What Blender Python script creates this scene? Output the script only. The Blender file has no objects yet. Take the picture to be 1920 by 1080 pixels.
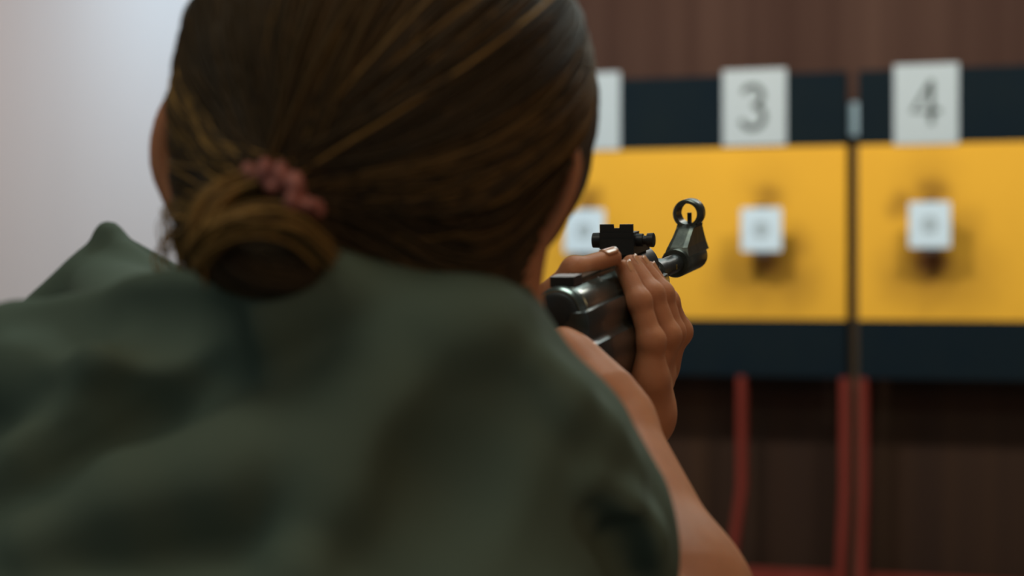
import bpy, bmesh, math, random
import numpy as np
from mathutils import Vector, Matrix
random.seed(7); rng = np.random.default_rng(7)
S = bpy.context.scene
COL = S.collection
R = math.radians

# ------------------------------------------------------------------ camera
FPX = 4180.0; CZ = 1.27; HY = 520.0      # focal length in pixels, camera height, horizon row
cam = bpy.data.cameras.new('camera'); co = bpy.data.objects.new('camera', cam); COL.objects.link(co)
co.location = (0, 0, CZ); co.rotation_euler = (R(90), 0, 0)
cam.sensor_width = 36; cam.lens = FPX/1920*36; cam.shift_y = -(540-HY)/1920
cam.clip_start = 0.05
cam.dof.use_dof = True; cam.dof.focus_distance = 1.42
cam.dof.aperture_fstop = 6.6; cam.dof.aperture_blades = 0
S.camera = co
S.view_settings.view_transform = 'Standard'; S.view_settings.look = 'None'
S.view_settings.gamma = 1; S.view_settings.use_curve_mapping = False
S.view_settings.exposure = 0.0

def P(px, py, D):
    """world point at depth D along the view that the photo shows at px, py"""
    return np.array([(px-960)/FPX*D, D, CZ-(py-HY)/FPX*D])

# ------------------------------------------------------------------ world
w = bpy.data.worlds.new('world'); S.world = w; w.use_nodes = True
bg = w.node_tree.nodes['Background']; bg.inputs[0].default_value = (.80, .92, 0.95, 1); bg.inputs[1].default_value = 0.20

def area(name, loc, target, size, power, color, sy=None, spread=180):
    l = bpy.data.lights.new(name, 'AREA'); l.energy = power; l.color = color
    l.shape = 'RECTANGLE'; l.size = size; l.size_y = sy or size; l.spread = R(spread)
    o = bpy.data.objects.new(name, l); COL.objects.link(o); o.location = loc
    d = Vector(target)-Vector(loc); o.rotation_euler = d.to_track_quat('-Z', 'Y').to_euler()
    return o

# ------------------------------------------------------------------ wall frame
YAW = R(22); WX0 = 540/FPX*7.0
WD = np.array([math.cos(YAW), -math.sin(YAW), 0])        # along the back wall, to the right
WN = np.array([-math.sin(YAW), -math.cos(YAW), 0])       # out of the wall, into the room
WO = np.array([WX0, 7.0, 0])
def W(u, out, z): return WO+WD*u+WN*out+np.array([0, 0, z])
def wall_uv(px, py, out=0.0):
    """position on the board plane (offset out) that the photo shows at px, py"""
    d = np.array([(px-960)/FPX, 1, -(py-HY)/FPX]); c = np.array([0, 0, CZ])
    o = WO+WN*out
    t = np.dot(o-c, WN)/np.dot(d, WN); q = c+d*t
    return float(np.dot(q-WO, WD)), float(q[2])

# lights of the room, and unseen fill lights added for effect
LAMPS = []
for u in (-1.15, 1.25):
    LAMPS.append(('range', W(u, 1.25, 2.93)))
area('range_lamp_light', W(-.45, 1.25, 2.90), W(-.40, .65, 0), .30, 33, (1, .94, .86), .15)
area('range_lamp_light', W(1.25, 1.25, 2.90), W(1.15, .65, 0), .30, 33, (1, .94, .86), .15)
area('stripe_fill_light', (.95, 4.3, 2.90), (.95, 4.3, 0), 1.1, 20, (.82, 1, .97), .3)  # added, unseen: gives the receiver tube its pale stripe
area('cool_wall_fill_light', (-.30, 6.3, 2.4), (-.95, 6.6, 1.5), .4, 6.5, (.38, .76, 1), .2)  # added, unseen: cools the far part of the left wall
area('warm_wall_fill_light', (-1.15, 4.5, 2.3), (-1.4, 5.4, 1.5), .5, 8.5, (1, .55, .36), .3)  # added, unseen: warms the near part of the left wall
area('bench_lamp_light', (.45, 1.9, 2.85), (.05, 1.3, 1.2), .9, 13, (.86, 1, .95), .3)
area('firing_line_lamp_light', (-.5, .3, 2.9), (-.1, .9, 1.2), 1.2, 10, (1, .93, .78), .4)
area('forearm_fill_light', (1.5, -.3, 2.0), (.15, 1.1, 1.15), .5, 6, (1, .58, .28), .5)  # unseen warm fill from behind right, added for the forearm

# ------------------------------------------------------------------ materials
def mat(name, col, rough=.6, metal=0, noise=None, bump=None, sss=0, spec=.5, coat=0):
    m = bpy.data.materials.new(name); m.use_nodes = True; nt = m.node_tree; b = nt.nodes['Principled BSDF']
    b.inputs['Base Color'].default_value = (*col, 1); b.inputs['Roughness'].default_value = rough
    b.inputs['Metallic'].default_value = metal; b.inputs['Specular IOR Level'].default_value = spec
    b.inputs['Coat Weight'].default_value = coat
    if sss:
        b.inputs['Subsurface Weight'].default_value = sss; b.inputs['Subsurface Scale'].default_value = .004
        b.inputs['Subsurface Radius'].default_value = (1, .35, .2)
    tc = nt.nodes.new('ShaderNodeTexCoord')
    if noise:                       # (scale, colour2, stretch)
        sc, c2, st = noise
        mp = nt.nodes.new('ShaderNodeMapping'); mp.inputs['Scale'].default_value = st
        n = nt.nodes.new('ShaderNodeTexNoise'); n.inputs['Scale'].default_value = sc; n.inputs['Detail'].default_value = 5
        r = nt.nodes.new('ShaderNodeValToRGB'); r.color_ramp.elements[0].position = .35; r.color_ramp.elements[1].position = .68
        r.color_ramp.elements[0].color = (*col, 1); r.color_ramp.elements[1].color = (*c2, 1)
        nt.links.new(tc.outputs['Object'], mp.inputs[0]); nt.links.new(mp.outputs[0], n.inputs[0])
        nt.links.new(n.outputs[0], r.inputs[0]); nt.links.new(r.outputs[0], b.inputs['Base Color'])
    if bump:                        # (scale, strength, distance)
        n = nt.nodes.new('ShaderNodeTexNoise'); n.inputs['Scale'].default_value = bump[0]; n.inputs['Detail'].default_value = 3
        bp = nt.nodes.new('ShaderNodeBump'); bp.inputs['Strength'].default_value = bump[1]; bp.inputs['Distance'].default_value = bump[2]
        nt.links.new(tc.outputs['Object'], n.inputs[0]); nt.links.new(n.outputs[0], bp.inputs['Height']); nt.links.new(bp.outputs[0], b.inputs['Normal'])
    return m
M = {}
M['skin'] = mat('skin', (.39, .158, .074), .55, spec=.25, noise=(60, (.44, .185, .088), (1, 1, 1)), bump=(700, .25, .0004), sss=.35)
M['nail'] = mat('nail', (.46, .21, .10), .25, coat=.2)
M['shirt'] = mat('shirt_cloth', (.072, .100, .072), .85, noise=(7, (.082, .110, .080), (1, 1, 1)), bump=(900, .35, .0006), spec=.25)
M['trousers'] = mat('trouser_cloth', (.02, .022, .03), .9)
M['shoe'] = mat('shoe_leather', (.03, .025, .02), .5)
def hair_mat():
    m = bpy.data.materials.new('hair'); m.use_nodes = True; nt = m.node_tree; b = nt.nodes['Principled BSDF']
    at = nt.nodes.new('ShaderNodeAttribute'); at.attribute_name = 'tone'
    r = nt.nodes.new('ShaderNodeValToRGB'); e = r.color_ramp.elements
    e[0].color = (.026, .019, .011, 1); e[1].color = (.33, .185, .052, 1); k = e.new(.5); k.color = (.062, .037, .015, 1)
    nt.links.new(at.outputs['Fac'], r.inputs[0]); nt.links.new(r.outputs[0], b.inputs['Base Color'])
    b.inputs['Roughness'].default_value = .5; b.inputs['Specular IOR Level'].default_value = .12
    return m
M['hair'] = hair_mat()
M['scrunchie'] = mat('scrunchie_cloth', (.20, .06, .045), .6, noise=(160, (.36, .13, .10), (1, 1, 1)), spec=.4)
M['eye'] = mat('eye_white', (.8, .78, .74), .15)
M['steel'] = mat('blued_steel', (.16, .195, .175), .25, .9, noise=(40, (.19, .225, .20), (1, .2, 1)), bump=(400, .1, .0002))
M['barrel'] = mat('dark_barrel_steel', (.055, .06, .055), .38, .8, bump=(400, .15, .0002))
M['matte'] = mat('matte_black_metal', (.012, .015, .015), .42, .3, spec=.5)
M['front'] = mat('worn_front_sight_metal', (.05, .055, .045), .36, .75, noise=(120, (.10, .105, .08), (1, 1, 1)), bump=(500, .3, .0003))
M['stock'] = mat('dark_polymer_stock', (.012, .015, .013), .28, noise=(90, (.018, .022, .019), (1, 1, 1)), bump=(500, .25, .0003), coat=.15)
M['brass'] = mat('brass_mark', (.5, .34, .06), .3, .8)
M['yellow'] = mat('yellow_board_paint', (.74, .40, .035), .7, spec=.15)
M['navy'] = mat('navy_frame_paint', (.004, .010, .015), .8, spec=.08, noise=(5, (.006, .012, .015), (1, 1, 1)))
M['card'] = mat('white_card', (.40, .47, .49), .7)
M['paper'] = mat('target_paper', (.54, .68, .76), .7)
M['ink'] = mat('black_ink', (.03, .045, .035), .7)
M['ring'] = mat('grey_target_ink', (.12, .14, .13), .7)
M['red'] = mat('red_post_paint', (.14, .018, .010), .6, spec=.2, noise=(6, (.18, .030, .020), (1, 1, .3)))
M['soot'] = mat('sooty_iron', (.05, .03, .018), .8)
M['post'] = mat('dark_brown_post', (.07, .045, .02), .7)
M['pale'] = mat('pale_blue_plastic', (.42, .60, .68), .5)
M['white_wall'] = mat('white_wall_paint', (.46, .445, .465), .8, spec=.2, noise=(1.2, (.43, .415, .435), (1, 1, .3)), bump=(60, .1, .002))
M['floor'] = mat('grey_floor', (.10, .09, .085), .5, noise=(3, (.13, .12, .11), (1, 1, 1)))
M['ceiling'] = mat('ceiling_paint', (.5, .5, .48), .9)
M['bench'] = mat('bench_wood', (.09, .05, .028), .5, noise=(8, (.13, .075, .04), (1, 8, 1)))
M['lampbody'] = mat('lamp_body', (.6, .6, .6), .4)
def emis(name, col, s):
    m = bpy.data.materials.new(name); m.use_nodes = True; b = m.node_tree.nodes['Principled BSDF']
    b.inputs['Emission Color'].default_value = (*col, 1); b.inputs['Emission Strength'].default_value = s
    return m
M['glow'] = emis('lamp_diffuser', (1, .96, .9), 3)

def planks(name, c1, c2, width, rough=.55):
    """vertical boards: colour varies from board to board"""
    m = bpy.data.materials.new(name); m.use_nodes = True; nt = m.node_tree; b = nt.nodes['Principled BSDF']
    tc = nt.nodes.new('ShaderNodeTexCoord'); mp = nt.nodes.new('ShaderNodeMapping')
    mp.inputs['Scale'].default_value = (1/width, 1, .12)
    n = nt.nodes.new('ShaderNodeTexNoise'); n.inputs['Scale'].default_value = 1.3; n.inputs['Detail'].default_value = 4
    r = nt.nodes.new('ShaderNodeValToRGB'); r.color_ramp.elements[0].color = (*c1, 1); r.color_ramp.elements[1].color = (*c2, 1)
    r.color_ramp.elements[0].position = .3; r.color_ramp.elements[1].position = .7
    nt.links.new(tc.outputs['Object'], mp.inputs[0]); nt.links.new(mp.outputs[0], n.inputs[0])
    nt.links.new(n.outputs[0], r.inputs[0]); nt.links.new(r.outputs[0], b.inputs['Base Color'])
    b.inputs['Roughness'].default_value = rough; b.inputs['Specular IOR Level'].default_value = .12
    return m
M['wood_top'] = planks('brown_wood_planks', (.042, .020, .014), (.074, .040, .028), .16, .8)
M['wood_low'] = planks('dark_wood_planks', (.020, .011, .008), (.045, .023, .012), .2, .8)  # darker planks for the lower part of the back wall

def stained_and_shaded(name, marks):
    """yellow paint with lead and soot marks and painted-in shadow lobes at (x, z, radius, strength) of the board"""
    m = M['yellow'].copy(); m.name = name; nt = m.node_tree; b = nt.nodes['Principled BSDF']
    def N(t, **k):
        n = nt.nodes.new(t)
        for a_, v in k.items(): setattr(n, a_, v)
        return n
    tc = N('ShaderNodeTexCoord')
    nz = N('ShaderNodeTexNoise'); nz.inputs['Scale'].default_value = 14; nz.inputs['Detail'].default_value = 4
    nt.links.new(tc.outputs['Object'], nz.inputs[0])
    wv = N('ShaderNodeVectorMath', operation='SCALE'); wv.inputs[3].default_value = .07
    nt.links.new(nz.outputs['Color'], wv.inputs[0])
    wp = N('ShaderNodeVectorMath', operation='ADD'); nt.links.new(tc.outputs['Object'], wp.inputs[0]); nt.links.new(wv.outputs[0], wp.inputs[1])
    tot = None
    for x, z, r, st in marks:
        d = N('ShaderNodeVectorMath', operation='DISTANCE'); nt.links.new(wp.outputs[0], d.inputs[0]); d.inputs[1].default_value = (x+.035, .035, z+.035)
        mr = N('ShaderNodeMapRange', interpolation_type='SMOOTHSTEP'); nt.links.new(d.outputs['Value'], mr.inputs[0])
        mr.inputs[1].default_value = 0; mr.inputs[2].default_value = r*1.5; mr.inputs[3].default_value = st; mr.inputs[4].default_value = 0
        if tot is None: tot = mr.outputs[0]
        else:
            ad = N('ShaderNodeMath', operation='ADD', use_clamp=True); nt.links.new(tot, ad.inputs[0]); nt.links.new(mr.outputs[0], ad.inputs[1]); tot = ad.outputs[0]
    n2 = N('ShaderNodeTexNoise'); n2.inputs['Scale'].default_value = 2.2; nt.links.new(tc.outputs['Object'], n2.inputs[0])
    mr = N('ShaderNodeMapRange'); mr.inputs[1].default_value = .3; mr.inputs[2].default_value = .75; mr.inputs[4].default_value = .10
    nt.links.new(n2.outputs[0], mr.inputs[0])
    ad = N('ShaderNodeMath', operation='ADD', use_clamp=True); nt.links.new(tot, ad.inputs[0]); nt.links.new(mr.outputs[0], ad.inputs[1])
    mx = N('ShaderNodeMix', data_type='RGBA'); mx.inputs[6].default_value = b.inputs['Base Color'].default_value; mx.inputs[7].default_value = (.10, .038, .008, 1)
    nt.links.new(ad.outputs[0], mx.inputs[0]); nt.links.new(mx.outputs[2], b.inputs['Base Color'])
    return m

# ------------------------------------------------------------------ object helpers
def tag(o, label=None, cat=None, group=None, kind=None):
    if label: o['label'] = label
    if cat: o['category'] = cat
    if group: o['group'] = group
    if kind: o['kind'] = kind
    return o
def link(name, me, m=None, parent=None, mw=None):
    o = bpy.data.objects.new(name, me); COL.objects.link(o)
    if m: me.materials.append(m)
    if parent: o.parent = parent
    if mw is not None: o.matrix_local = mw
    return o
def empty(name, loc, mw=None):
    o = bpy.data.objects.new(name, None); COL.objects.link(o); o.empty_display_size = .05
    if mw is not None: o.matrix_world = mw
    else: o.location = loc
    return o
def finish(bm, name, m, parent=None, smooth=False, bevel=0, seg=2):
    if bevel:
        bmesh.ops.bevel(bm, geom=[e for e in bm.edges if len(e.link_faces) == 2 and e.calc_face_angle(0) > .5], offset=bevel, segments=seg, affect='EDGES', profile=.6)
    bmesh.ops.recalc_face_normals(bm, faces=bm.faces[:])
    me = bpy.data.meshes.new(name); bm.to_mesh(me); bm.free()
    if smooth:
        me.polygons.foreach_set('use_smooth', [True]*len(me.polygons))
        if hasattr(me, 'set_sharp_from_angle'): me.set_sharp_from_angle(angle=R(40))
    return link(name, me, m, parent)
def box(bm, x0, x1, y0, y1, z0, z1):
    v = [bm.verts.new((x, y, z)) for x in (x0, x1) for y in (y0, y1) for z in (z0, z1)]
    for f in ((0, 1, 3, 2), (4, 6, 7, 5), (0, 4, 5, 1), (2, 3, 7, 6), (0, 2, 6, 4), (1, 5, 7, 3)): bm.faces.new([v[i] for i in f])
def lathe(bm, prof, seg=40, c=(0, 0), axis='y'):
    """prof: list of (pos along axis, radius); c: offset of the axis"""
    rings = []
    for y, r in prof:
        ring = []
        for i in range(seg):
            a = 2*math.pi*i/seg; ca, sa = r*math.cos(a), r*math.sin(a)
            p = (c[0]+ca, y, c[1]+sa) if axis == 'y' else ((y, c[0]+ca, c[1]+sa) if axis == 'x' else (c[0]+ca, c[1]+sa, y))
            ring.append(bm.verts.new(p))
        rings.append(ring)
    for a, b in zip(rings, rings[1:]):
        for i in range(seg): bm.faces.new((a[i], a[(i+1) % seg], b[(i+1) % seg], b[i]))
    bm.faces.new(rings[0]); bm.faces.new(rings[-1])
def prism(bm, poly, x0, x1, axis='x'):
    """poly in the plane across axis, extruded from x0 to x1"""
    def pt(a, b, t): return (t, a, b) if axis == 'x' else ((a, t, b) if axis == 'y' else (a, b, t))
    A = [bm.verts.new(pt(a, b, x0)) for a, b in poly]; B = [bm.verts.new(pt(a, b, x1)) for a, b in poly]
    n = len(poly)
    for i in range(n): bm.faces.new((A[i], A[(i+1) % n], B[(i+1) % n], B[i]))
    bm.faces.new(A); bm.faces.new(B)
def loft(bm, sections):
    rings = [[bm.verts.new(p) for p in s] for s in sections]; n = len(rings[0])
    for a, b in zip(rings, rings[1:]):
        for i in range(n): bm.faces.new((a[i], a[(i+1) % n], b[(i+1) % n], b[i]))
    bm.faces.new(rings[0]); bm.faces.new(rings[-1])
WM = Matrix(((WD[0], -WN[0], 0, 0), (WD[1], -WN[1], 0, 0), (0, 0, 1, 0), (0, 0, 0, 1)))   # local x along wall, y into the wall
def wall_root(name, u, out, z):
    m = WM.copy(); m.translation = Vector(W(u, out, z)); return empty(name, None, m)
def wall_mesh(name, bm, m, u, out, z, **k):
    o = finish(bm, name, m, **k); mm = WM.copy(); mm.translation = Vector(W(u, out, z)); o.matrix_world = mm; return o

# ------------------------------------------------------------------ the setting
BACK = -.14                                  # wall face lies behind the board plane
uc = wall_uv(640, 520)[0]                    # corner with the left wall, behind the head
bm = bmesh.new(); box(bm, uc, 4.2, 0, .12, .955, 3.0)
tag(wall_mesh('wall_back', bm, M['wood_top'], 0, BACK, 0), kind='structure')
bm = bmesh.new(); box(bm, uc, 4.2, 0, .12, 0.0, .953)
tag(wall_mesh('wall_back_lower', bm, M['wood_low'], 0, BACK, 0), kind='structure')
bm = bmesh.new(); box(bm, uc-.12, uc-.001, -8.5, .12, 0, 3.0)
tag(wall_mesh('wall_left', bm, M['white_wall'], 0, BACK, 0), kind='structure')
bm = bmesh.new(); box(bm, uc-.12, 4.2, -8.5, .12, -.1, -.001)
tag(wall_mesh('floor', bm, M['floor'], 0, BACK, 0), kind='structure')
bm = bmesh.new(); box(bm, uc-.12, 4.2, -8.5, .12, 3.001, 3.1)
tag(wall_mesh('ceiling', bm, M['ceiling'], 0, BACK, 0), kind='structure')
bm = bmesh.new(); box(bm, 4.201, 4.3, -8.5, .12, 0, 3.0)
tag(wall_mesh('wall_right', bm, M['white_wall'], 0, BACK, 0), kind='structure')

# ------------------------------------------------------------------ target boards
ZT, ZB, ZN1, ZN0 = 1.681, 1.138, 1.912, .957     # yellow top/bottom, navy top/bottom
def board(u0, u1, label, legs, marks):
    r = wall_root('target_board', (u0+u1)/2, 0, 0); h = (u1-u0)/2
    tag(r, label, 'target board', 'yellow target boards')
    bm = bmesh.new(); box(bm, -h, h, 0, .02, ZB, ZT); finish(bm, 'yellow_panel', stained_and_shaded('yellow_board_paint', [(wall_uv(a_, b_)[0]-(u0+u1)/2, wall_uv(a_, b_)[1], c_/600, d_) for a_, b_, c_, d_ in marks]), r, bevel=.002)
    bm = bmesh.new(); box(bm, -h, h, .0, .028, ZT+.001, ZN1); finish(bm, 'upper_rail', M['navy'], r, bevel=.003)
    bm = bmesh.new(); box(bm, -h, h, .0, .028, ZN0, ZB-.001); finish(bm, 'lower_rail', M['navy'], r, bevel=.003)
    for (lu, tilt) in legs:
        bm = bmesh.new()
        x = lu-(u0+u1)/2
        prism(bm, [(x-.0135, ZN0+.0), (x+.0135, ZN0+.0), (x+.0135, .60), (x+.0135+tilt, 0.0), (x-.0135+tilt, 0.0), (x-.0135, .60)], .0, .034, 'y')
        finish(bm, 'leg', M['red'], r, bevel=.002)
    bm = bmesh.new(); box(bm, -h, h, .036, .056, .25, .345); finish(bm, 'cross_rail', M['red'], r, bevel=.002)
    return r
ug0 = wall_uv(1586, 400)[0]; ug1 = wall_uv(1609, 400)[0]
ul = wall_uv(1389, 800)[0]
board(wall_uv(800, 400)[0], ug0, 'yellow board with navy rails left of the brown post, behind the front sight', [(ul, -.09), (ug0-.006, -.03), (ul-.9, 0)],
      [(1437, 372, 30, .45), (1442, 488, 34, .6), (1493, 455, 34, .35), (1385, 522, 66, .38), (1478, 522, 66, .42), (1106, 376, 32, .7), (1430, 350, 60, .12)])  # wide low lobes paint in the target's shadow along with soot
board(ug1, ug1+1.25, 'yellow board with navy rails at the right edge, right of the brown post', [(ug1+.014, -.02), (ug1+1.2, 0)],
      [(1752, 360, 32, .5), (1690, 384, 28, .5), (1744, 484, 38, .6), (1712, 512, 70, .44), (1800, 515, 80, .36), (1742, 330, 60, .2), (1806, 420, 40, .25)])  # here too the broad lobes below the target are part painted shadow, part soot
# post between the boards with its pale sleeve
zt = wall_uv(1597, 268)[1]
bm = bmesh.new(); box(bm, -.012, .012, 0, .04, 0, zt)
tag(wall_mesh('divider_post', bm, M['post'], (ug0+ug1)/2, -.035, 0, bevel=.002), 'dark brown upright post in the gap between the two yellow boards', 'post')
bm = bmesh.new(); box(bm, -.016, .016, 0, .03, wall_uv(1597, 260)[1]+.012, wall_uv(1597, 190)[1])
tag(wall_mesh('pale_sleeve', bm, M['pale'], (ug0+ug1)/2, -.035, 0, bevel=.004), 'pale blue plastic sleeve on top of the dark post between the boards', 'sleeve')

# cards with numerals
def stroke(bm, pts, wd, y0, y1):
    """flat ribbon of width wd along a polyline (x, z)"""
    n = len(pts); L = []; Rr = []
    for i, p in enumerate(pts):
        a = Vector(pts[max(i-1, 0)]); b = Vector(pts[min(i+1, n-1)]); d = (b-a).normalized(); q = Vector((-d.y, d.x))*wd/2
        L.append(Vector(p)+q); Rr.append(Vector(p)-q)
    va = [bm.verts.new((p.x, y0, p.y)) for p in L]; vb = [bm.verts.new((p.x, y0, p.y)) for p in Rr]
    vc = [bm.verts.new((p.x, y1, p.y)) for p in L]; vd = [bm.verts.new((p.x, y1, p.y)) for p in Rr]
    for i in range(n-1):
        bm.faces.new((va[i], va[i+1], vb[i+1], vb[i])); bm.faces.new((vc[i], vd[i], vd[i+1], vc[i+1]))
        bm.faces.new((va[i], vc[i], vc[i+1], va[i+1])); bm.faces.new((vb[i], vb[i+1], vd[i+1], vd[i]))
    bm.faces.new((va[0], vb[0], vd[0], vc[0])); bm.faces.new((va[-1], vc[-1], vd[-1], vb[-1]))
def arc(cx, cz, rx, rz, a0, a1, n=14):
    return [(cx+rx*math.cos(R(a0+(a1-a0)*i/n)), cz+rz*math.sin(R(a0+(a1-a0)*i/n))) for i in range(n+1)]
def card(px0, px1, py0, py1, digit, label):
    u0, z1 = wall_uv(px0, py0, .004); u1, z0 = wall_uv(px1, py1, .004)
    r = wall_root('number_card', (u0+u1)/2, .001, (z0+z1)/2); hw, hh = (u1-u0)/2, (z1-z0)/2
    tag(r, label, 'number card', 'number cards above the targets')
    bm = bmesh.new(); box(bm, -hw, hw, -.003, 0, -hh, hh); finish(bm, 'card_sheet', M['card'], r)
    bm = bmesh.new()
    if digit == 3:
        stroke(bm, arc(-.006, .036, .032, .030, 160, -85)+arc(-.006, -.030, .038, .036, 85, -165), .017, -.0045, -.0031)
        finish(bm, 'numeral', M['ink'], r)
    elif digit == 4:
        stroke(bm, [(.018, .072), (-.042, -.022), (.046, -.022)], .014, -.0045, -.0031)
        stroke(bm, [(.017, .072), (.017, -.062)], .015, -.0050, -.0032)
        finish(bm, 'numeral', M['ink'], r)
    else: bm.free()
card(1355, 1474, 132, 271, 3, 'white card bearing a 3, left of the pale blue sleeve')
card(1676, 1797, 122, 269, 4, 'white card bearing a 4, nearest the right edge')
card(1044, 1162, 139, 280, 0, 'white card half hidden behind the head, at the left end of the navy rail')

# paper targets on little iron traps
def target(px0, px1, py0, py1, label, tl, ex):
    out = .075
    u0, z1 = wall_uv(px0, py0, out); u1, z0 = wall_uv(px1, py1, out)
    uc_, zc_ = (u0+u1)/2, (z0+z1)/2; hw, hh = (u1-u0)/2, (z1-z0)/2
    t = wall_root('target_holder', uc_, 0.0, zc_); tag(t, tl, 'target holder', 'iron target holders')
    bm = bmesh.new(); prism(bm, [(-.026, -hh-.016), (.026, -hh-.016), (.036, hh*.6), (.018, hh+.009), (-.020, hh+.007), (-.034, hh*.6)], -.060, -.071, 'y')
    finish(bm, 'clamp_plate', M['soot'], t, bevel=.001)
    bm = bmesh.new(); lathe(bm, [(-.060, .020), (-.010, .026), (-.001, .034)], 20); finish(bm, 'funnel', M['soot'], t, smooth=True)
    bm = bmesh.new(); box(bm, -.045, .045, -.060, -.010, -hh*.2, -hh*.35); finish(bm, 'bracket', M['soot'], t)
    c = wall_root('paper_target', uc_, out-.003, zc_); tag(c, label, 'paper target', 'square paper targets')
    bm = bmesh.new(); box(bm, -hw, hw, -.0015, 0, -hh, hh); finish(bm, 'paper_sheet', M['paper'], c)
    bm = bmesh.new()
    for r0 in (.008, .016, .024):
        stroke(bm, arc(0, 0, r0, r0, 0, 355, 24), .0028, -.0024, -.0016)
    finish(bm, 'printed_rings', M['ring'], c)
target(1389, 1465, 390, 471, 'white square paper target on the left board, right of the ring front sight', 'sooty iron holder behind the paper target right of the ring front sight', 0)
target(1704, 1782, 379, 464, 'white square paper target on the right-hand board', 'sooty iron holder on the right-hand board behind its paper target', 1)
target(1057, 1133, 393, 474, 'white square paper target half hidden between head and rear sight', 'sooty iron holder behind the paper target next to the rear sight', 2)

# ------------------------------------------------------------------ lamps
def lamp(name, loc, sx, sy, label, rz=0):
    r = empty(name, loc); r.rotation_euler.z = rz; tag(r, label, 'ceiling lamp')
    bm = bmesh.new(); box(bm, -sx/2-.03, sx/2+.03, -sy/2-.03, sy/2+.03, .01, 3.0-loc[2]-.001); finish(bm, 'housing', M['lampbody'], r, bevel=.005)
    bm = bmesh.new(); box(bm, -sx/2, sx/2, -sy/2, sy/2, .0, .0095); finish(bm, 'diffuser', M['glow'], r)
lamp('ceiling_lamp', tuple(W(-.45, 1.25, 2.93)), .3, .15, 'ceiling lamp lighting the left yellow board', -YAW)
lamp('ceiling_lamp', tuple(W(1.25, 1.25, 2.93)), .3, .15, 'ceiling lamp lighting the right yellow board', -YAW)
lamp('ceiling_lamp', (.55, 1.75, 2.93), .9, .3, 'long ceiling lamp above the rifle')

# ------------------------------------------------------------------ distance-field modelling
def nrm(v): v = np.asarray(v, float); return v/np.linalg.norm(v)
def rc(a, b, ra, rb):
    a = np.asarray(a, float); b = np.asarray(b, float); ab = b-a; L = ab@ab
    def f(p):
        t = np.clip(((p-a)@ab)/L, 0, 1)
        return np.linalg.norm(p-a-t[:, None]*ab, axis=1)-(ra+(rb-ra)*t)
    return f
def ell(c, r, Rm=np.eye(3)):
    """ellipsoid, columns of Rm are its axes"""
    c = np.asarray(c, float); r = np.asarray(r, float)
    def f(p):
        q = (p-c)@Rm; k0 = np.linalg.norm(q/r, axis=1); k1 = np.linalg.norm(q/(r*r), axis=1)
        return k0*(k0-1)/np.maximum(k1, 1e-9)
    return f
def torus(c, Rm, rx, rz, rr):
    c = np.asarray(c, float)
    def f(p):
        q = (p-c)@Rm; x, y, z = q[:, 0]/rx, q[:, 1], q[:, 2]/rz
        l = np.sqrt(x*x+z*z)+1e-9; ex, ez = x/l*rx, z/l*rz
        return np.sqrt((q[:, 0]-ex)**2+y*y+(q[:, 2]-ez)**2)-rr
    return f
def plane(pt, n):
    pt = np.asarray(pt, float); n = nrm(n)
    return lambda p: (p-pt)@n
def smin(a, b, k):
    h = np.maximum(k-np.abs(a-b), 0)/k
    return np.minimum(a, b)-h*h*k*.25
def ev(prims, p):
    d = None
    for f, k, op in prims:
        v = f(p)
        if d is None: d = v
        elif op == 'u': d = smin(d, v, k)
        elif op == 's': d = -smin(-d, v, k)
        else: d = -smin(-d, -v, k)
    return d
def trace(prims, px, py, d0=.5, d1=2.0):
    d = np.array([(px-960)/FPX, 1, -(py-HY)/FPX]); n = np.linalg.norm(d); d /= n; c = np.array([0, 0, CZ]); t = d0
    for i in range(300):
        v = float(ev(prims, (c+d*t)[None])[0])
        if v < .0002: return c+d*t
        t += v*.7
        if t > d1: break
    # nearest approach
    ts = np.linspace(d0, d1, 400); q = c+ts[:, None]*d; vv = ev(prims, q); return q[int(np.argmin(vv))]
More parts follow.
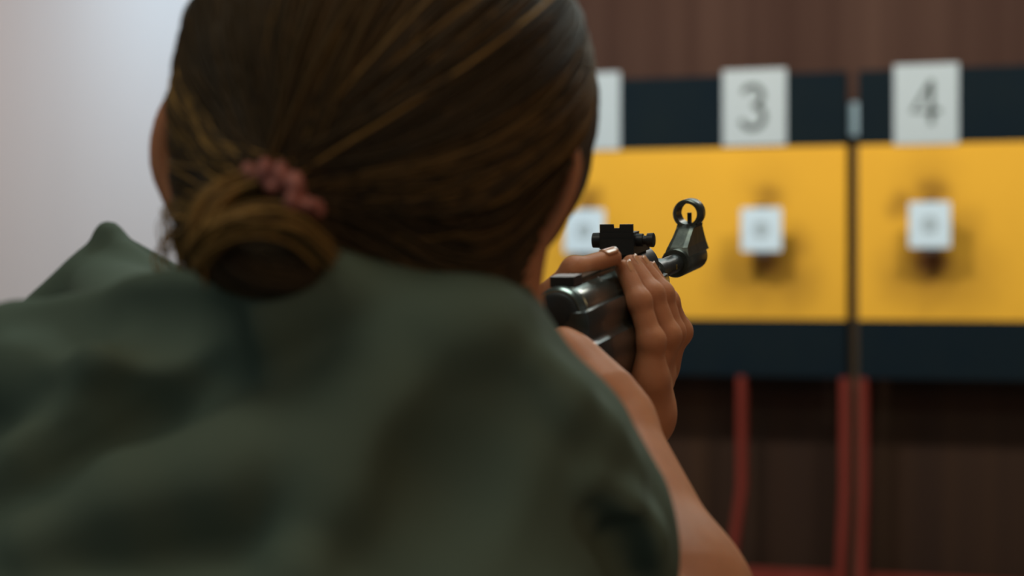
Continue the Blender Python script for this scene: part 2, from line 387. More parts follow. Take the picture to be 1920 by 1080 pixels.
def mesh_sdf(prims, h, name, B=8):
    # bounds: flood over the blocks touched by coarse sampling
    lo = np.array(BOUNDS[name][0], float); hi = np.array(BOUNDS[name][1], float)
    nb = np.ceil((hi-lo)/(B*h)).astype(int)
    gi = np.stack(np.meshgrid(*[np.arange(n) for n in nb], indexing='ij'), -1).reshape(-1, 3)
    cen = lo+(gi+.5)*B*h; hd = B*h*.8661
    d = ev(prims, cen); keep = np.abs(d) < hd*1.6+.006
    gi = gi[keep]; cen = cen[keep]
    act = []
    dm = ev(prims, cen)
    for f, k, op in prims:
        act.append((f(cen) < dm+2.4*hd+3*k+.01) if op == 'u' else np.ones(len(gi), bool))
    act[0][:] = True
    ax = np.arange(B+1); off = np.stack(np.meshgrid(ax, ax, ax, indexing='ij'), -1).reshape(-1, 3)
    N = nb*B+2
    ids = []; vs = []; edges = []
    for s in range(0, len(gi), 1200):
        g = gi[s:s+1200]; base = g*B
        pts = lo+(base[:, None, :]+off[None])*h
        V = None
        for (f, k, op), a in zip(prims, act):
            a = a[s:s+1200]
            if not a.any(): continue
            q = f(pts[a].reshape(-1, 3)).reshape(-1, len(off))
            if V is None: V = q.copy(); continue
            cur = V[a]
            V[a] = smin(cur, q, k) if op == 'u' else (-smin(-cur, q, k) if op == 's' else -smin(-cur, -q, k))
        V = V.reshape(-1, B+1, B+1, B+1)
        ins = V < 0
        cnt = np.zeros((len(g), B, B, B), int)
        for dx in (0, 1):
            for dy in (0, 1):
                for dz in (0, 1): cnt += ins[:, dx:B+dx, dy:B+dy, dz:B+dz]
        c = np.argwhere((cnt > 0) & (cnt < 8))
        if len(c):
            acc = np.zeros((len(c), 3)); nn = np.zeros(len(c))
            b_, i, j, k_ = c.T
            for axi in range(3):
                o1, o2 = [x for x in range(3) if x != axi]
                for u_ in (0, 1):
                    for v_ in (0, 1):
                        o = [0, 0, 0]; o[o1] = u_; o[o2] = v_; e = o.copy(); e[axi] = 1
                        A = V[b_, i+o[0], j+o[1], k_+o[2]]; Bv = V[b_, i+e[0], j+e[1], k_+e[2]]
                        m_ = (A < 0) != (Bv < 0); t = np.where(m_, A/np.where(m_, A-Bv, 1), 0)
                        q = np.tile(np.array(o, float), (len(c), 1)); q[:, axi] += t
                        acc += q*m_[:, None]; nn += m_
            gc = base[b_]+c[:, 1:]
            ids.append((gc[:, 0]*N[1]+gc[:, 1])*N[2]+gc[:, 2]); vs.append(lo+(gc+acc/nn[:, None])*h)
        for axi in range(3):
            sl = [slice(None)]+[slice(0, B)]*3; sl2 = list(sl); sl2[axi+1] = slice(1, B+1)
            A = ins[tuple(sl)]; Bv = ins[tuple(sl2)]; e = np.argwhere(A != Bv)
            if len(e):
                gc = base[e[:, 0]]+e[:, 1:]
                edges.append((axi, gc, A[e[:, 0], e[:, 1], e[:, 2], e[:, 3]]))
    ids = np.concatenate(ids); vs = np.concatenate(vs); o = np.argsort(ids); ids = ids[o]; vs = vs[o]
    faces = []
    for axi, gc, inside in edges:
        o1, o2 = (axi+1) % 3, (axi+2) % 3; q = []
        for u_, v_ in ((0, 0), (1, 0), (1, 1), (0, 1)):
            g2 = gc.copy(); g2[:, o1] -= u_; g2[:, o2] -= v_
            k_ = (g2[:, 0]*N[1]+g2[:, 1])*N[2]+g2[:, 2]; ix = np.clip(np.searchsorted(ids, k_), 0, len(ids)-1)
            q.append(np.where(ids[ix] == k_, ix, -1))
        q = np.stack(q, 1); ok = (q >= 0).all(1); q = q[ok]; ins_ = inside[ok]
        q[~ins_] = q[~ins_][:, ::-1]
        faces.append(q)
    return vs, np.concatenate(faces)
def np_mesh(name, vs, fs, m, parent=None, origin=(0, 0, 0)):
    me = bpy.data.meshes.new(name); vs = np.asarray(vs)-np.asarray(origin); n = fs.shape[1]
    me.vertices.add(len(vs)); me.vertices.foreach_set('co', vs.astype(np.float32).ravel())
    me.loops.add(fs.size); me.loops.foreach_set('vertex_index', fs.astype(np.int32).ravel())
    me.polygons.add(len(fs)); me.polygons.foreach_set('loop_start', np.arange(0, fs.size, n, dtype=np.int32))
    me.update(calc_edges=True); me.validate()
    me.polygons.foreach_set('use_smooth', np.ones(len(me.polygons), bool))
    return link(name, me, m, parent)

# ------------------------------------------------------------------ rifle
RA = P(1046, 588, 1.22); RB = P(1309, 475, 1.58)
ry = nrm(RB-RA); rx = nrm(np.cross(ry, [0, 0, 1])); rz_ = np.cross(rx, ry)
RM = np.column_stack([rx, ry, rz_])
def RL(x, y, z): return RA+RM@np.array([x, y, z])
mw = Matrix([[*RM[0], RA[0]], [*RM[1], RA[1]], [*RM[2], RA[2]], [0, 0, 0, 1]])
rifle = empty('air_rifle', None, mw)
tag(rifle, 'black air rifle with ring front sight held at the shoulder', 'rifle')
# receiver tube with end cap
bm = bmesh.new()
lathe(bm, [(-.001, .0085), (-.001, .0128), (.001, .0142), (.008, .0146), (.0085, .0139), (.0098, .0139), (.0103, .0146), (.150, .0146), (.151, .0138)], 64)
rec = finish(bm, 'receiver', M['steel'], rifle, smooth=True)
bm = bmesh.new(); lathe(bm, [(-.005, .0098), (-.004, .0116), (-.0008, .0118)], 40); finish(bm, 'end_plug', M['matte'], rec, smooth=True)
# dovetail rail on top of the tube, with end stop block
bm = bmesh.new(); prism(bm, [(-.0062, .0125), (-.0050, .0152), (-.0064, .0172), (.0064, .0172), (.0050, .0152), (.0062, .0125)], .020, .134, 'y')
rail = finish(bm, 'dovetail_rail', M['steel'], rifle, bevel=.0004)
bm = bmesh.new(); box(bm, -.0068, .0068, .010, .028, .0135, .0192); finish(bm, 'stop_block', M['matte'], rifle, bevel=.0012)
# stock
def sec(y, k=1.0, dz=0.0, kw=1.0, low=1.0):
    half = [(.0142, .0015), (.0172, .0012), (.0186, -.0022), (.0188, -.0080), (.0182, -.0125), (.0192, -.0150), (.0222, -.0168), (.0236, -.022), (.0236, -.032), (.0215, -.043), (.0165, -.050), (.008, -.0545), (0, -.0555)]
    half = [(x*k*kw, z*k*(low if z < 0 else 1)+dz) for x, z in half]
    pts = half+[(-x, z) for x, z in half[-2::-1]]
    pts += [(-.0125*k*kw, -.004*k+dz), (0, -.0142*k+dz), (.0125*k*kw, -.004*k+dz)]
    return [(x, y, z) for x, z in pts]
bm = bmesh.new()
loft(bm, [sec(-.006, .70, 0, .9, .92), sec(-.004, .97), sec(.0, 1), sec(.04, 1), sec(.09, 1, 0, 1.02), sec(.14, 1, 0, 1.02), sec(.18, 1, 0, .95, .9), sec(.215, .95, 0, .85, .72), sec(.222, .75, 0, .85, .7)])
finish(bm, 'forestock', M['stock'], rifle, smooth=True, bevel=0)
def oval(cx, y, cz, a, b, n=28, tilt=0):
    return [(cx+a*math.copysign(abs(math.cos(t))**.8, math.cos(t)), y+tilt*b*math.sin(t), cz+b*math.copysign(abs(math.sin(t))**.8, math.sin(t))) for t in [2*math.pi*i/n for i in range(n)]]
bm = bmesh.new()
loft(bm, [oval(0, .004, -.026, .019, .020), oval(0, -.03, -.030, .018, .018), oval(0, -.07, -.036, .018, .022), oval(0, -.12, -.040, .019, .034), oval(0, -.17, -.050, .020, .046), oval(0, -.215, -.056, .020, .054), oval(0, -.222, -.056, .018, .050)])
finish(bm, 'butt', M['stock'], rifle, smooth=True)
bm = bmesh.new()
gs = []
for i in range(6):
    t = i/5; gs.append([(x, -.012-.030*t+.010*math.cos(a)*(1+.2*t)*1.5, -.040-.070*t) for a in [2*math.pi*j/20 for j in range(20)] for x in [.0125*math.sin(a)]])
loft(bm, gs); finish(bm, 'pistol_grip', M['stock'], rifle, smooth=True)
bm = bmesh.new(); stroke(bm, [(.006, -.055), (.009, -.066), (.006, -.076), (.012, -.082)], .003, -.003, .003)
for v in bm.verts: v.co = (v.co.y, v.co.x+.014, v.co.z)
finish(bm, 'trigger', M['steel'], rifle)
bm = bmesh.new(); stroke(bm, [(-.004, -.055), (-.004, -.085), (.012, -.094), (.040, -.092), (.055, -.080), (.058, -.054)], .003, -.005, .005)
for v in bm.verts: v.co = (v.co.y, v.co.x, v.co.z)
finish(bm, 'trigger_guard', M['matte'], rifle)
# breech block and barrel
bm = bmesh.new()
bp = [(.0142*math.cos(a), .0142*math.sin(a)+(.0085 if math.sin(a) > 0 else 0)) for a in [2*math.pi*i/48 for i in range(48)]]
prism(bm, bp, .152, .190, 'y'); finish(bm, 'breech_block', M['matte'], rifle, smooth=True, bevel=.001)
bm = bmesh.new(); lathe(bm, [(.18, .0066), (.235, .0066), (.2355, .0078), (.252, .0078), (.2525, .0062), (.376, .0062)], 40); finish(bm, 'barrel', M['barrel'], rifle, smooth=True)
bm = bmesh.new(); box(bm, .0058, .0064, .276, .2785, -.002, .0012); finish(bm, 'brass_mark', M['brass'], rifle)['label'] = 'small brass mark'
bm = bmesh.new()
prism(bm, [(.165, -.040), (.232, -.030), (.236, -.016), (.225, -.010), (.165, -.012)], -.006, .006, 'x'); finish(bm, 'cocking_link', M['matte'], rifle, bevel=.001)
# rear sight
y0 = .148
rs = finish((lambda b: (prism(b, [(y0-.012, .0200), (y0+.030, .0200), (y0+.030, .024), (y0+.012, .027), (y0-.012, .030)], -.0095, .0110, 'x'), b)[1])(bmesh.new()), 'rear_sight', M['matte'], rifle, bevel=.0008)
bm = bmesh.new(); box(bm, -.0108, .0108, y0-.010, y0+.004, .0235, .0335); finish(bm, 'sight_body', M['matte'], rs, bevel=.0010)
bm = bmesh.new()
prism(bm, [(-.0108, .0325), (.0098, .0325), (.0098, .0385), (.0016, .0385), (.0014, .0362), (-.0022, .0362), (-.0024, .0385), (-.0108, .0385)], y0-.0085, y0-.0065, 'y')
finish(bm, 'notch_blade', M['matte'], rs)
bm = bmesh.new(); prof = [(-.0165, .0038), (-.0162, .0046), (-.0112, .0048), (-.0108, .0030)]
lathe(bm, prof, 18, (y0-.004, .0285), 'x'); finish(bm, 'windage_knob', M['matte'], rs, smooth=True)
bm = bmesh.new(); lathe(bm, [(.0108, .0040), (.0150, .0040), (.0152, .0028), (.0175, .0028), (.0177, .0042), (.0215, .0044), (.0220, .0036)], 18, (y0-.004, .0285), 'x'); finish(bm, 'windage_screw', M['matte'], rs, smooth=True)
bm = bmesh.new(); lathe(bm, [(.0190, .0060), (.0215, .0062), (.0222, .0050)], 20, (.002, y0+.014), 'z'); finish(bm, 'elevation_wheel', M['steel'], rs, smooth=True)
# front sight
bm = bmesh.new(); lathe(bm, [(.300, .0070), (.300, .0090), (.3012, .0099), (.362, .0099), (.366, .0090), (.366, .0060)], 48)
fs_ = finish(bm, 'front_sight', M['front'], rifle, smooth=True)
bm = bmesh.new()      # ramp: wide at the sleeve, waisted below the hood
secs = []
for z, hw, ya, yb in ((.004, .0090, .303, .372), (.010, .0072, .308, .371), (.016, .0064, .322, .368), (.021, .0062, .333, .364), (.0232, .0072, .341, .361)):
    secs.append([(-hw*.95, ya, z), (-hw*.6, ya-.001, z), (hw*.6, ya-.001, z), (hw, ya, z), (hw, yb, z), (-hw, yb, z)])
loft(bm, secs); finish(bm, 'ramp', M['front'], fs_, bevel=.0008)['label'] = 'worn grey ramp'
bm = bmesh.new(); rings = []
for (y, ro) in ((.341, .0072), (.341, .0092), (.3425, .0101), (.357, .0101), (.3585, .0092), (.3585, .0072)):
    rings.append([bm.verts.new((ro*math.cos(a), y, 0.0305+ro*math.sin(a))) for a in [2*math.pi*i/48 for i in range(48)]])
for k in range(6):
    a, b = rings[k], rings[(k+1) % 6]
    for i in range(48): bm.faces.new((a[i], a[(i+1) % 48], b[(i+1) % 48], b[i]))
finish(bm, 'hood', M['front'], fs_, smooth=True)
bm = bmesh.new(); box(bm, -.0013, .0013, .349, .352, .0225, .0308); finish(bm, 'bead_post', M['matte'], fs_)

# ------------------------------------------------------------------ person
HC = P(734, 195, .97)
def rot(yaw, pitch, roll):
    """columns right, forward, up"""
    f = np.array([math.sin(yaw)*math.cos(pitch), math.cos(yaw)*math.cos(pitch), -math.sin(pitch)])
    r = nrm(np.cross(f, [0, 0, 1])); u = np.cross(r, f)
    r2 = r*math.cos(roll)-u*math.sin(roll); u2 = u*math.cos(roll)+r*math.sin(roll)
    return np.column_stack([r2, f, u2])
HR = rot(R(15), R(8), R(7))
def H(x, y, z): return HC+HR@np.array([x, y, z])
SLf = np.array([-.212, 1.15, 1.232]); SRt = P(836, 805, .93)
EL = np.array([-.03, 1.30, 1.063]); ER = P(1314, 1330, 1.08)
PEL = np.array([-.26, .80, .93])
C7 = P(700, 620, .93)
WR = P(1155, 795, 1.19); WL = P(1196, 778, 1.315)
B = []
def u(f, k=.012): B.append((f, k, 'u'))
# head
u(ell(H(0, 0, 0), (.077, .093, .086), HR))
u(ell(H(-.004, .038, -.045), (.052, .052, .075), HR), .02)
u(rc(H(-.002, .03, -.055), H(0, .060, -.098), .040, .024), .02)
u(rc(H(.036, .0, -.055), H(.014, .066, -.105), .020, .014), .02); u(rc(H(-.040, .0, -.055), H(-.018, .066, -.105), .020, .014), .02)
u(rc(H(0, .088, -.012), H(0, .112, -.045), .006, .009), .012)                 # nose
u(ell(H(.010, .101, -.050), (.007, .008, .006), HR), .006); u(ell(H(-.010, .101, -.050), (.007, .008, .006), HR), .006)
u(ell(H(0, .090, -.074), (.022, .010, .005), HR), .006); u(ell(H(0, .089, -.083), (.019, .010, .005), HR), .006)   # lips
u(ell(H(0, .078, -.105), (.018, .014, .013), HR), .015)                        # chin
for s in (-1, 1):
    u(rc(H(s*.012, .088, .006), H(s*.042, .078, .004), .006, .005), .012)      # brow
    u(ell(H(s*.034, .062, -.040), (.016, .016, .014), HR), .02)                # cheek
    B.append((ell(H(s*.031, .092, -.013), (.014, .010, .009), HR), .008, 's'))
# ears
def ear(c, s, tilt):
    A = HR@rot(R(0), 0, 0)
    a = np.column_stack([HR@nrm([s*.80, -.60, 0]), HR@nrm([.60, s*.80*1.0, 0]) if s > 0 else HR@nrm([-.60*-1, .80*-1, 0])*1.0, HR@np.array([0, 0, 1.])])
    a[:, 1] = np.cross(a[:, 2], a[:, 0])
    if s > 0:
        t_ = HR@nrm([.27, 0, 1]); a = np.column_stack([nrm(a[:, 0]-t_*(a[:, 0]@t_)), np.zeros(3), t_]); a[:, 1] = np.cross(a[:, 2], a[:, 0])
    u(ell(c, (.017, .0055, .029 if s < 0 else .026), a), .006)
    B.append((ell(c+a[:, 1]*(-.006 if s > 0 else .006)*1.0+a[:, 0]*.002, (.010, .004, .018), a), .004, 's'))
    u(ell(c-a[:, 0]*.004-a[:, 2]*.026, (.008, .006, .010), a), .008)
ear(H(-.0940, .004, -.026), -1, 0); ear(H(.0765, -.002, -.033), 1, 0)
# neck, torso, pelvis, legs
u(rc(H(.006, -.018, -.062), C7+np.array([.02, .03, -.02]), .050, .058), .03)
u(rc(SLf, SRt, .034, .034), .04)
MID = (SLf+SRt)/2
u(rc(MID+np.array([-.02, -.03, -.08]), PEL, .105, .10), .06)
u(rc(PEL+np.array([.08, -.04, 0]), PEL+np.array([-.08, .04, 0]), .09, .09), .05)
KR = np.array([-.11, .92, .50]); KL = np.array([-.27, 1.02, .50]); FR = np.array([-.13, .72, .08]); FL = np.array([-.30, .98, .08])
for h_, k_, f_ in ((PEL+np.array([.08, -.04, -.04]), KR, FR), (PEL+np.array([-.08, .04, -.04]), KL, FL)):
    u(rc(h_, k_, .075, .05), .03); u(rc(k_, f_, .048, .034), .02); u(rc(f_-np.array([0, 0, .035]), f_+np.array([.03, .13, -.045]), .033, .026), .02)
# arms
u(rc(SLf-np.array([0, 0, .01]), EL, .034, .036), .03); u(rc(EL, WL, .037, .022), .015)
u(rc(SRt, ER, .034, .036), .03)
MR = ER+(WR-ER)*.35; u(rc(ER, MR, .037, .039), .02); u(rc(MR, WR, .039, .0195), .02)
# left hand: palm under the stock, fingers up its right side, thumb over the tube from the left
def chain(pts, rad, k=.004):
    for (a, b, r1, r2) in zip(pts, pts[1:], rad, rad[1:]): u(rc(a, b, r1, r2), k)
LH = {
 'little': [(1214, 712, 1.300), (1221, 640, 1.294), (1198, 565, 1.296), (1171, 505, 1.304)],
 'ring':   [(1224, 708, 1.318), (1250, 630, 1.313), (1222, 552, 1.312), (1184, 496, 1.320)],
 'middle': [(1230, 698, 1.338), (1258, 624, 1.332), (1240, 552, 1.330), (1200, 498, 1.334)],
 'index':  [(1232, 688, 1.358), (1271, 622, 1.354), (1250, 566, 1.348), (1216, 508, 1.350)]}
LR = {'little': (.0088, .0074, .0066, .0056), 'ring': (.0092, .0078, .0070, .0060), 'middle': (.0094, .0080, .0072, .0062), 'index': (.0094, .0082, .0072, .0061)}
LHP = {n: [P(*q) for q in v] for n, v in LH.items()}
for n, v in LHP.items():
    u(rc(WL+(v[0]-WL)*.15, v[0], .013, LR[n][0]*1.1), .010)
    chain(v, LR[n], .0030)
    u(ell(v[1], (.0088,)*3), .003); u(ell(v[2], (.0076,)*3), .003)
palm = RL(.004, .105, -.066)
u(rc(WL, palm, .017, .013), .012); u(rc(palm, LHP['index'][0], .012, .010), .014); u(rc(palm, LHP['little'][0], .012, .010), .014)
TH = [WL+np.array([-.012, .0, .015]), RL(-.030, .085, -.045), RL(-.034, .064, -.006), P(1076, 505, 1.278), P(1149, 482, 1.296)]
chain(TH, (.014, .011, .0080, .0058, .0052), .006)
u(ell(TH[3], (.0066,)*3), .004)
# right hand on the pistol grip; only thumb and its mount show beyond the shoulder
G = [P(1152, 795, 1.19), P(1112, 740, 1.195), P(1094, 705, 1.20), P(1072, 668, 1.205), P(1053, 642, 1.21)]
chain(G, (.0200, .0190, .0125, .0100, .0082), .012)
GR = [RL(0, -.020, -.058-.016*i) for i in range(4)]
for i in range(4):
    k0 = P(1100, 720, 1.20)+np.array([-.002*i, .004, -.012*i-.004]); g = GR[i]
    fr = .0088-.0006*i
    p1 = g+rx*.024-ry*.002; p2 = g+rx*.020+ry*.028; p3 = g-rx*.010+ry*.030; p4 = g-rx*.022+ry*.012
    u(rc(WR+(k0-WR)*.1, k0, .015, .011), .010); chain([k0, p1, p2, p3, p4], (fr*1.15, fr*1.1, fr, fr*.92, fr*.82), .003)

person = empty('person', (float(PEL[0]), float(PEL[1]), 0.0))
tag(person, 'person in dark green shirt, brown hair in low bun, leaning to aim', 'person')
PO = (float(PEL[0]), float(PEL[1]), 0.0)
BOUNDS = {'body': ((-.50, .60, -.02), (.22, 1.56, 1.50)), 'shirt': ((-.56, .55, .78), (.25, 1.42, 1.40)),
          'hair': ((-.22, .78, 1.20), (.08, 1.12, 1.50)), 'pants': ((-.5, .55, .0), (.1, 1.3, 1.05))}
vs, fs = mesh_sdf(B, .0016, 'body')
np_mesh('body', vs, fs, M['skin'], person, PO)
for s in (-1, 1):
    bm = bmesh.new(); bmesh.ops.create_uvsphere(bm, u_segments=24, v_segments=16, radius=.0115)
    for v in bm.verts: v.co += Vector(H(s*.031, .077, -.013))-Vector(PO)
    finish(bm, 'eye', M['eye'], person, smooth=True)
# nails of the left hand
def nail(c, along, out, w, l, name='nail'):
    a = nrm(along); n = nrm(out-a*(out@a)); s = np.cross(a, n); bm = bmesh.new(); g = []
    for i in range(7):
        for j in range(7):
            x = (i-3)/3; y = (j-3)/3; p = c+s*x*w*(1-.12*max(y, 0)**2)+a*y*l*(1-.18*x*x)+n*(-.35*w*x*x)
            g.append(bm.verts.new(Vector(p-np.array(PO))))
    for i in range(6):
        for j in range(6): bm.faces.new((g[i*7+j], g[(i+1)*7+j], g[(i+1)*7+j+1], g[i*7+j+1]))
    o = finish(bm, name, M['nail'], person, smooth=True)
    m_ = o.modifiers.new('thick', 'SOLIDIFY'); m_.thickness = .0006; m_.offset = 0
    o['label'] = 'pale glossy fingernail'
tv = TH[4]-TH[3]; to = nrm(np.array([0, -.35, 1.]))
nail(TH[4]-nrm(tv)*.003+to*.0056, tv, to, .0042, .0050)
for n in LHP:
    v = LHP[n]; a = v[3]-v[2]; o_ = nrm(rx*.7+rz_*.9); an = nrm(a); o_ = nrm(o_-an*(o_@an)); nail(v[3]-an*.001+o_*(LR[n][3]-.0002), a, o_, .0036, .0045)

# shirt
T = []
def su(f, k=.03): T.append((f, k, 'u'))
sx_ = nrm([math.cos(R(25)), -math.sin(R(25)), 0]); sf_ = nrm([math.sin(R(25)), math.cos(R(25)), 0]); lean = nrm(sf_*.55+np.array([0, 0, .83]))
TR = np.column_stack([sx_, np.cross(lean, sx_), lean])
su(ell(np.array([-.125, .955, 1.100]), (.175, .108, .155), TR))
su(rc(P(330, 790, .98), P(860, 775, .93), .046, .046), .05)
su(rc(np.array([-.13, .96, 1.11]), PEL, .115, .115), .06)
su(rc(PEL+np.array([.07, -.03, 0]), PEL+np.array([-.07, .03, 0]), .10, .10), .05)
PK = P(203, 440, 1.13)
su(rc(SLf-np.array([0, 0, .008]), SLf+(EL-SLf)*.62, .042, .050), .01)
su(rc(PK, P(360, 600, 1.09), .004, .014), .008); su(rc(PK, P(8, 665, 1.12), .004, .014), .008)
su(rc(PK, PK+np.array([.05, .05, -.05]), .004, .02), .008); su(rc(P(200, 560, 1.12), P(300, 700, 1.02), .022, .04), .012)
su(rc(P(30, 640, .95), P(330, 612, .91), .018, .018), .03)
CR = [P(230, 592, .905), P(480, 590, .895), P(610, 566, .90), P(760, 548, .915), P(905, 556, .94)]
for a_, b_ in zip(CR, CR[1:]): su(rc(a_, b_, .012, .012), .02)        # collar roll behind the neck
for a_ in CR[1:]+[P(545, 584, .897)]: su(rc(a_, a_+np.array([0, .004, -.05]), .012, .03), .02)
su(rc(P(893, 650, .95), P(925, 745, .95), .016, .02), .03)
hemR = P(1084, 1065, 1.0)
su(rc(SRt, hemR, .044, .045), .04); su(rc(P(1035, 850, .965), P(1082, 960, .985), .036, .040), .02)
base = list(T)
def fold(pts, r, k=.02, sink=.0, op='u'):
    q = [trace(base, px, py) for px, py in pts]
    n = len(q)
    for i in range(n-1):
        e = lambda j: r*(.45+.55*math.sin(math.pi*(j+.5)/n))
        off = np.array([0, 1, -.3])*sink
        T.append((rc(q[i]+off, q[i+1]+off, e(i), e(i+1)), k, op))
fold([(-60, 935), (60, 875), (200, 795), (330, 695), (440, 605), (560, 535)], .012, .022, .000)
fold([(-80, 790), (60, 700), (200, 630), (330, 575)], .006, .03, .004)
fold([(-20, 960), (120, 895), (260, 815), (390, 705)], .009, .03, -.0072, 's')
fold([(30, 1070), (200, 1005), (350, 970), (520, 970), (640, 1010)], .012, .03, -.007, 's')
fold([(60, 1010), (250, 930), (420, 890), (560, 830)], .009, .03, .003)
fold([(740, 575), (820, 622), (890, 612), (935, 590)], .011, .025, .002)
fold([(1010, 690), (1060, 745), (1120, 810), (1180, 880)], .005, .02, .002)
fold([(560, 1050), (640, 900), (700, 760), (720, 640)], .008, .03, .004)
fold([(780, 1060), (850, 900), (950, 780)], .010, .03, -.006, 's')
fold([(1100, 900), (1150, 960), (1200, 1010), (1225, 1060)], .008, .016, .001)
fold([(1120, 980), (1165, 1030), (1190, 1090)], .008, .014, -.004, 's')
fold([(560, 560), (620, 530), (700, 540)], .006, .02, .003)
fold([(40, 575), (150, 590), (300, 590), (420, 600)], .009, .02, -.004, 's')
vs, fs = mesh_sdf(T, .0026, 'shirt'); np_mesh('shirt', vs, fs, M['shirt'], person, PO)
# trousers and shoes
Q = [(rc(PEL+np.array([.08, -.04, -.02]), PEL+np.array([-.08, .04, -.02]), .098, .098), .03, 'u')]
for h_, k_, f_ in ((PEL+np.array([.08, -.04, -.04]), KR, FR), (PEL+np.array([-.08, .04, -.04]), KL, FL)):
    Q.append((rc(h_, k_, .086, .062), .03, 'u')); Q.append((rc(k_, f_+np.array([0, 0, .03]), .062, .052), .02, 'u'))
vs, fs = mesh_sdf(Q, .006, 'pants'); np_mesh('trousers', vs, fs, M['trousers'], person, PO)
for f_ in (FR, FL):
    q = [(rc(f_+np.array([0, -.01, -.040]), f_+np.array([.034, .15, -.048]), .042, .034), .01, 'u'), (plane((0, 0, .003), (0, 0, -1)), .004, 'i')]
    vs, fs = mesh_sdf(q, .004, 'pants'); np_mesh('shoe', vs, fs, M['shoe'], person, PO)

# hair
HB = [(ell(H(0, -.002, .0), (.0868, .104, .093), HR), .01, 'u'),
      (rc(H(.004, -.030, -.030), P(780, 480, .935), .060, .040), .02, 'u'),
      (rc(P(448, 250, .950), P(412, 415, .93), .019, .015), .018, 'u'),
      (rc(P(520, 340, .90), P(490, 420, .885), .022, .018), .02, 'u')]
cutp = plane(H(0, .036, -.02), HR@np.array([0, .88, -.55])); HB.append((cutp, .012, 'i'))
BR = np.column_stack([nrm([1, .1, -.12]), nrm([.1, -.90, .42]), nrm(np.cross(nrm([1, .1, -.12]), nrm([.1, -.90, .42])))])
BR[:, 0] = np.cross(BR[:, 1], BR[:, 2])
BC = P(489, 458, .868); RXB, RZB = .0160, .0110
HAIRCAP = list(HB)
HB2 = HB+[(torus(BC, BR, RXB, RZB, .0098), .008, 'u'), (rc(P(520, 360, .885), P(500, 430, .88), .014, .013), .015, 'u')]
vs, fs = mesh_sdf(HB2, .0022, 'hair')
hair = np_mesh('hair', vs, fs, M['hair'], person, PO)
# strands lying on the cap, drawn from the hairline back to the scrunchie
def grad(prims, p):
    e = .0008; g = np.stack([ev(prims, p+np.eye(3)[i]*e)-ev(prims, p-np.eye(3)[i]*e) for i in range(3)], 1)
    return g/np.maximum(np.linalg.norm(g, axis=1, keepdims=True), 1e-9)
def project(prims, p, off):
    for _ in range(7):
        d = ev(prims, p)-off; p = p-grad(prims, p)*d[:, None]*.9
    return p
GP = P(525, 352, .872)
NS, NP_ = 3000, 26
CAPNC = HAIRCAP[:-1]
nclump = 72
cl_a = rng.uniform(0, 1, nclump); 
cl_s = []
for i in range(nclump):
    th = -2.85+5.7*cl_a[i]                     # around the face opening, ear to ear over the crown
    d = np.array([math.sin(th)*.9, .30+.10*rng.normal(), math.cos(th)*.95]); 
    cl_s.append(H(*(nrm(d)*.1)))
cl_s = np.array(cl_s); cl_off = rng.uniform(.0003, .0030, nclump); cl_w = rng.uniform(.6, 1.5, nclump)
ci = rng.integers(0, nclump, NS)
st = cl_s[ci]+rng.normal(0, .0075, (NS, 3))*cl_w[ci][:, None]
en = GP+rng.normal(0, .0055, (NS, 3))
tt = np.linspace(0, 1, NP_)
path = np.zeros((NS, NP_, 3))
a_ = st-HC; b_ = en-HC
la = np.linalg.norm(a_, axis=1, keepdims=True); lb = np.linalg.norm(b_, axis=1, keepdims=True)
om = np.arccos(np.clip(np.sum(a_*b_, 1, keepdims=True)/(la*lb), -1, 1))
right = (a_@HR[:, 0])[:, None]
wob = rng.normal(0, .0022, (NS, 3)); cw = rng.normal(0, .006, (nclump, 3))[ci]
for j, t in enumerate(tt):
    s = (np.sin((1-t)*om)/np.sin(om))*a_/la+(np.sin(t*om)/np.sin(om))*b_/lb
    q = HC+s*((1-t)*la+t*lb)
    sag = math.sin(math.pi*t)
    q = q+np.array([0, 0, -1.])*sag*(.030*np.clip(right/.08, -.3, 1.1))+(wob+cw)*sag
    off = (cl_off[ci]*(.25+sag*.75)+rng.uniform(0, .0008, NS)*0+np.abs(wob[:, 0])*.35)
    path[:, j] = project(CAPNC, q, off)
# keep strands off the face
def tubes(paths, rad, name, m, parent, taper=True, origin=PO, tone=.5):
    n, k, _ = paths.shape; tan = np.gradient(paths, axis=1); tan /= np.maximum(np.linalg.norm(tan, axis=2, keepdims=True), 1e-9)
    ref = np.array([.3, -1, .25]); ref /= np.linalg.norm(ref)
    s = np.cross(tan, ref); s /= np.maximum(np.linalg.norm(s, axis=2, keepdims=True), 1e-9); v = np.cross(s, tan)
    prof = np.interp(np.linspace(0, 1, k), [0, .08, .9, 1], [.3, 1, 1, .5]) if taper else np.ones(k)
    rr = np.asarray(rad).reshape(-1, 1, 1)*prof[None, :, None]
    vs = []
    for i in range(4):
        a = 2*math.pi*i/4; vs.append(paths+(s*math.cos(a)+v*math.sin(a))*rr)
    V = np.stack(vs, 2).reshape(-1, 3)
    b0 = (np.arange(n)[:, None]*k+np.arange(k-1)[None]).ravel()*4; F = []
    for i in range(4): F.append(np.stack([b0+i, b0+(i+1) % 4, b0+4+(i+1) % 4, b0+4+i], 1))
    o = np_mesh(name, V, np.concatenate(F), m, parent, origin)
    at = o.data.attributes.new('tone', 'FLOAT', 'POINT')
    at.data.foreach_set('value', np.repeat(np.broadcast_to(np.asarray(tone, float), (n,)), k*4).astype(np.float32))
    return o
cl_t = np.clip(rng.beta(1.1, 1.9, nclump)*.85, 0, 1); cl_th = -2.85+5.7*cl_a
cl_t[(cl_th > -1.5) & (cl_th < -.95)] += .3
tubes(path, rng.uniform(.00035, .0010, NS), 'hair_strands', M['hair'], hair, tone=np.clip(cl_t[ci]+rng.normal(0, .07, NS), 0, 1))
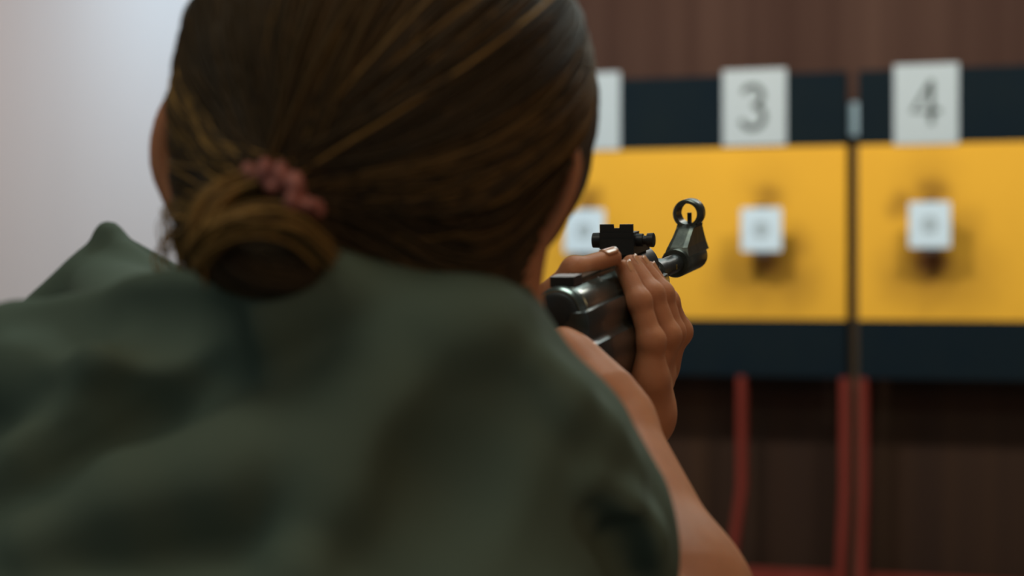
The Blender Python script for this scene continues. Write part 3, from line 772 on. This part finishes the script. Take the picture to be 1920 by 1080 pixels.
# bun strands wound round the torus
NB_ = 520; tb = np.linspace(0, 1, 30); pb = np.zeros((NB_, 30, 3))
ph0 = rng.uniform(0, 2*math.pi, NB_); th0 = rng.uniform(0, 2*math.pi, NB_); tw = rng.uniform(.4, 1.1, NB_); ro = rng.uniform(.0094, .0114, NB_); ln = rng.uniform(2.2, 4.5, NB_)
for j, t in enumerate(tb):
    ph = ph0+ln*t; th = th0+tw*t*3.2
    ex, ez = RXB*np.cos(ph), RZB*np.sin(ph); nx, nz = np.cos(ph), np.sin(ph)
    x = ex+nx*ro*np.cos(th); z = ez+nz*ro*np.cos(th); y = ro*np.sin(th)
    pb[:, j] = BC+np.stack([x, y, z], 1)@BR.T
tubes(pb, rng.uniform(.0004, .0009, NB_), 'bun_strands', M['hair'], hair, tone=rng.uniform(.0, .5, NB_))
# arcs from the scrunchie down round the bun
NA = 360; pa = np.zeros((NA, 24, 3)); ctl = [P(490, 338, .862), P(420, 362, .856), P(385, 405, .852), P(372, 455, .852), P(380, 505, .860)]
ctl2 = [P(372, 478, .852), P(410, 436, .846), P(478, 412, .842), P(552, 424, .846), P(612, 475, .860)]
for i in range(NA):
    c_ = np.array(ctl2 if i % 3 else ctl)+rng.normal(0, .0024, 3); q = []
    for t in np.linspace(0, 1, 24):
        x = t*4; k = min(int(x), 3); f = x-k; p0, p1, p2, p3 = c_[max(k-1, 0)], c_[k], c_[k+1], c_[min(k+2, 4)]
        q.append(.5*((2*p1)+(p2-p0)*f+(2*p0-5*p1+4*p2-p3)*f*f+(3*p1-p0-3*p2+p3)*f**3))
    pa[i] = np.array(q)
tubes(pa, rng.uniform(.0004, .0008, NA), 'wrapped_lock', M['hair'], hair, tone=rng.uniform(.45, 1, NA))
# loose wisps beside the neck and over the outline
wl = []
for i in range(46):
    x0 = rng.uniform(330, 372); y0_ = rng.uniform(360, 470); D0 = rng.uniform(.95, .98)
    sw = rng.uniform(20, 85); dn = rng.uniform(10, 70); q = []
    for t in np.linspace(0, 1, 24):
        q.append(P(x0-sw*math.sin(t*2.4)*.8, y0_+dn*(t*1.6-.35*math.sin(3*t)), D0-.01*t))
    wl.append(q)
for i in range(90):
    x0 = rng.uniform(322, 372); q = []
    for t in np.linspace(0, 1, 24): q.append(P(x0+8*math.sin(t*3+i)+26*t, 425+110*t, .955+.0003*i))
    wl.append(q)
tubes(np.array(wl), rng.uniform(.00012, .0004, len(wl)), 'loose_wisps', M['hair'], hair, tone=.8)
# scrunchie: ruched ring across the top of the bun
sc = [P(468, 335, .866), P(497, 330, .858), P(527, 340, .852), P(552, 358, .850), P(568, 385, .853), P(592, 392, .862), P(590, 405, .878), P(520, 395, .895), P(470, 350, .89)]
SCB = []
n = len(sc)
for i in range(n): SCB.append((rc(sc[i], sc[(i+1) % n], .0030, .0030), .004, 'u'))
for px, py, D_, a_, b_ in ((466, 330, .862, .0036, .0055), (497, 323, .853, .0036, .0058), (526, 330, .847, .0034, .0060), (553, 346, .845, .0038, .0052), (548, 378, .842, .0032, .0036), (575, 385, .846, .0055, .0032), (510, 352, .848, .0028, .0028)):
    c_ = P(px, py, D_); SCB.append((ell(c_, (a_, .006, b_)), .0012, 'u'))
BOUNDS['scr'] = ((-.14, .82, 1.25), (-.04, .93, 1.36))
vs, fs = mesh_sdf(SCB, .0009, 'scr'); np_mesh('scrunchie', vs, fs, M['scrunchie'], person, PO)['label'] = 'dusty pink ruched hair tie'

# ------------------------------------------------------------------ shooting bench below the elbows
zt = 1.0225
bench = empty('shooting_bench', (.10, 1.42, 0)); tag(bench, 'dark wooden shooting bench under the elbows', 'bench')
bm = bmesh.new(); box(bm, -.75, .75, -.37, .33, zt-.035, zt); finish(bm, 'bench_top', M['bench'], bench, bevel=.004)
for sx in (-.70, .70):
    for sy in (-.30, .28):
        bm = bmesh.new(); box(bm, sx-.03, sx+.03, sy-.03, sy+.03, 0, zt-.036); finish(bm, 'leg', M['bench'], bench, bevel=.003)
